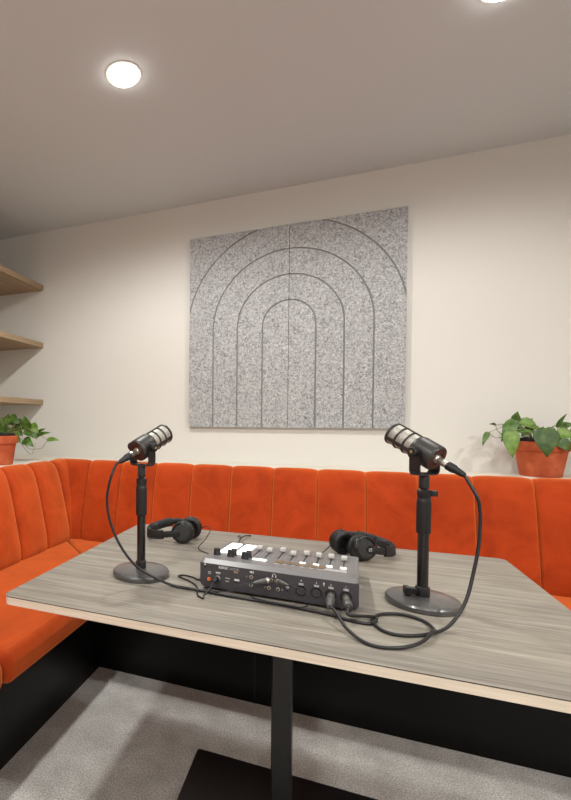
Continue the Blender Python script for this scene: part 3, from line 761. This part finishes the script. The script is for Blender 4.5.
RL = [((.701, 2.76, 1.117), (.675, 2.74, 1.051), .030), ((.743, 2.80, 1.154), (.710, 2.78, 1.158), .020), ((.797, 2.74, 1.173), (.743, 2.72, 1.073), .064), ((.763, 2.66, 1.122), (.765, 2.64, 1.003), .074),
      ((.795, 2.76, 1.149), (.839, 2.74, 1.136), .049), ((.838, 2.84, 1.174), (.835, 2.82, 1.222), .054), ((.845, 2.80, 1.178), (.904, 2.78, 1.131), .054), ((.797, 2.70, 1.122), (.869, 2.68, 1.116), .030),
      ((.873, 2.62, 1.133), (.876, 2.60, 1.012), .105), ((.903, 2.72, 1.123), (.951, 2.70, 1.101), .069), ((.957, 2.74, 1.123), (1.011, 2.72, 1.097), .064), ((.980, 2.80, 1.146), (1.006, 2.78, 1.209), .028),
      ((.996, 2.82, 1.146), (1.043, 2.80, 1.160), .045), ((.799, 2.83, 1.159), (.782, 2.81, 1.120), .045), ((.883, 2.86, 1.149), (.900, 2.84, 1.188), .040), ((.955, 2.70, 1.087), (.983, 2.68, 1.035), .059), ((.862, 2.77, 1.118), (.826, 2.735, 1.098), .050), ((.900, 2.80, 1.120), (.935, 2.76, 1.135), .048), ((.880, 2.82, 1.125), (.862, 2.80, 1.160), .045), ((1.018, 2.76, 1.123), (1.074, 2.74, 1.142), .059), ((1.014, 2.72, 1.106), (1.053, 2.70, 1.045), .064)]
RS = [[(.890, 2.78, 1.066), (.845, 2.78, 1.10), (.774, 2.78, 1.096), (.735, 2.77, 1.092), (.701, 2.76, 1.117)], [(.774, 2.78, 1.096), (.745, 2.79, 1.129), (.743, 2.80, 1.154)], [(.915, 2.78, 1.066), (.968, 2.78, 1.104), (.980, 2.80, 1.146)]]
plant((.920, 2.800, LZ + .0005), 'leafy green plant in a terracotta pot on the ledge at the right', RL, RS, (-.35, -.75, .55), 1.08, .88)
LL = [((-1.857, 2.361, 1.143), (-1.838, 2.347, 1.208), .05), ((-1.85, 2.386, 1.15), (-1.803, 2.384, 1.197), .05), ((-1.746, 2.408, 1.113), (-1.748, 2.386, 1.197), .056), ((-1.734, 2.435, 1.138), (-1.677, 2.438, 1.082), .05),
      ((-1.717, 2.475, 1.081), (-1.653, 2.48, 1.116), .025), ((-1.70, 2.45, 1.063), (-1.608, 2.467, 1.089), .037), ((-1.639, 2.475, 1.044), (-1.559, 2.488, 1.042), .034), ((-1.751, 2.406, 1.106), (-1.676, 2.416, 1.051), .062),
      ((-1.789, 2.336, 1.125), (-1.726, 2.341, 1.071), .062), ((-1.75, 2.384, 1.045), (-1.682, 2.392, 1.003), .05), ((-1.768, 2.29, 1.084), (-1.706, 2.295, 1.031), .056), ((-1.831, 2.285, 1.168), (-1.846, 2.257, 1.107), .075),
      ((-1.824, 2.266, 1.119), (-1.794, 2.257, 1.048), .075), ((-1.89, 2.292, 1.143), (-1.91, 2.262, 1.198), .075), ((-1.881, 2.263, 1.107), (-1.912, 2.228, 1.035), .075), ((-1.817, 2.324, 1.18), (-1.743, 2.333, 1.144), .056), ((-1.827, 2.406, 1.162), (-1.769, 2.409, 1.113), .05), ((-1.772, 2.135, 1.118), (-1.748, 2.085, 1.062), .056), ((-1.735, 2.165, 1.128), (-1.680, 2.140, 1.080), .050), ((-1.800, 2.12, 1.13), (-1.815, 2.07, 1.075), .055), ((-1.745, 2.20, 1.145), (-1.700, 2.19, 1.170), .045)]
LS = [[(-1.82, 2.33, 1.066), (-1.79, 2.37, 1.075), (-1.768, 2.377, 1.026), (-1.739, 2.389, .983), (-1.711, 2.402, .955), (-1.695, 2.408, .983), (-1.685, 2.412, 1.027)], [(-1.81, 2.33, 1.066), (-1.773, 2.375, 1.057), (-1.728, 2.394, .995), (-1.685, 2.412, .989), (-1.660, 2.445, .996), (-1.639, 2.475, 1.044)], [(-1.83, 2.34, 1.066), (-1.83, 2.35, 1.106), (-1.773, 2.375, 1.119), (-1.722, 2.397, 1.107), (-1.676, 2.416, 1.076)]]
plant((-1.753, 2.160, LZ + .0005), 'trailing green plant in a terracotta pot on the ledge under the left shelves', LL, LS, (.25, -.8, .55), 1.0, 1.3)

# ------------------------------------------------------------------ camera, world, view
cd = bpy.data.cameras.new('camera'); cam = bpy.data.objects.new('camera', cd); COL.objects.link(cam)
f, yaw, pit, rol, CX, CY = 465.1854, .403, -.018, .0052, 133.0407, 430.9888
cd.sensor_fit = 'HORIZONTAL'; cd.sensor_width = 36.0
cd.lens = f / 571 * 36.0
cd.shift_x = (285.5 - CX) / 571; cd.shift_y = (CY - 400) / 571
cd.clip_start = .01
cam.matrix_world = Matrix.Translation((0, 0, 1.156)) @ Matrix.Rotation(yaw, 4, 'Z') @ Matrix.Rotation(PI / 2 + pit, 4, 'X') @ Matrix.Rotation(rol, 4, 'Z')
scene.camera = cam
w = bpy.data.worlds.new('world'); scene.world = w; w.use_nodes = True
w.node_tree.nodes['Background'].inputs[0].default_value = (1, .95, .9, 1)
w.node_tree.nodes['Background'].inputs[1].default_value = 0.05
scene.view_settings.view_transform = 'Standard'; scene.view_settings.look = 'None'
scene.view_settings.gamma = 1.0; scene.view_settings.use_curve_mapping = False
scene.view_settings.exposure = -0.27
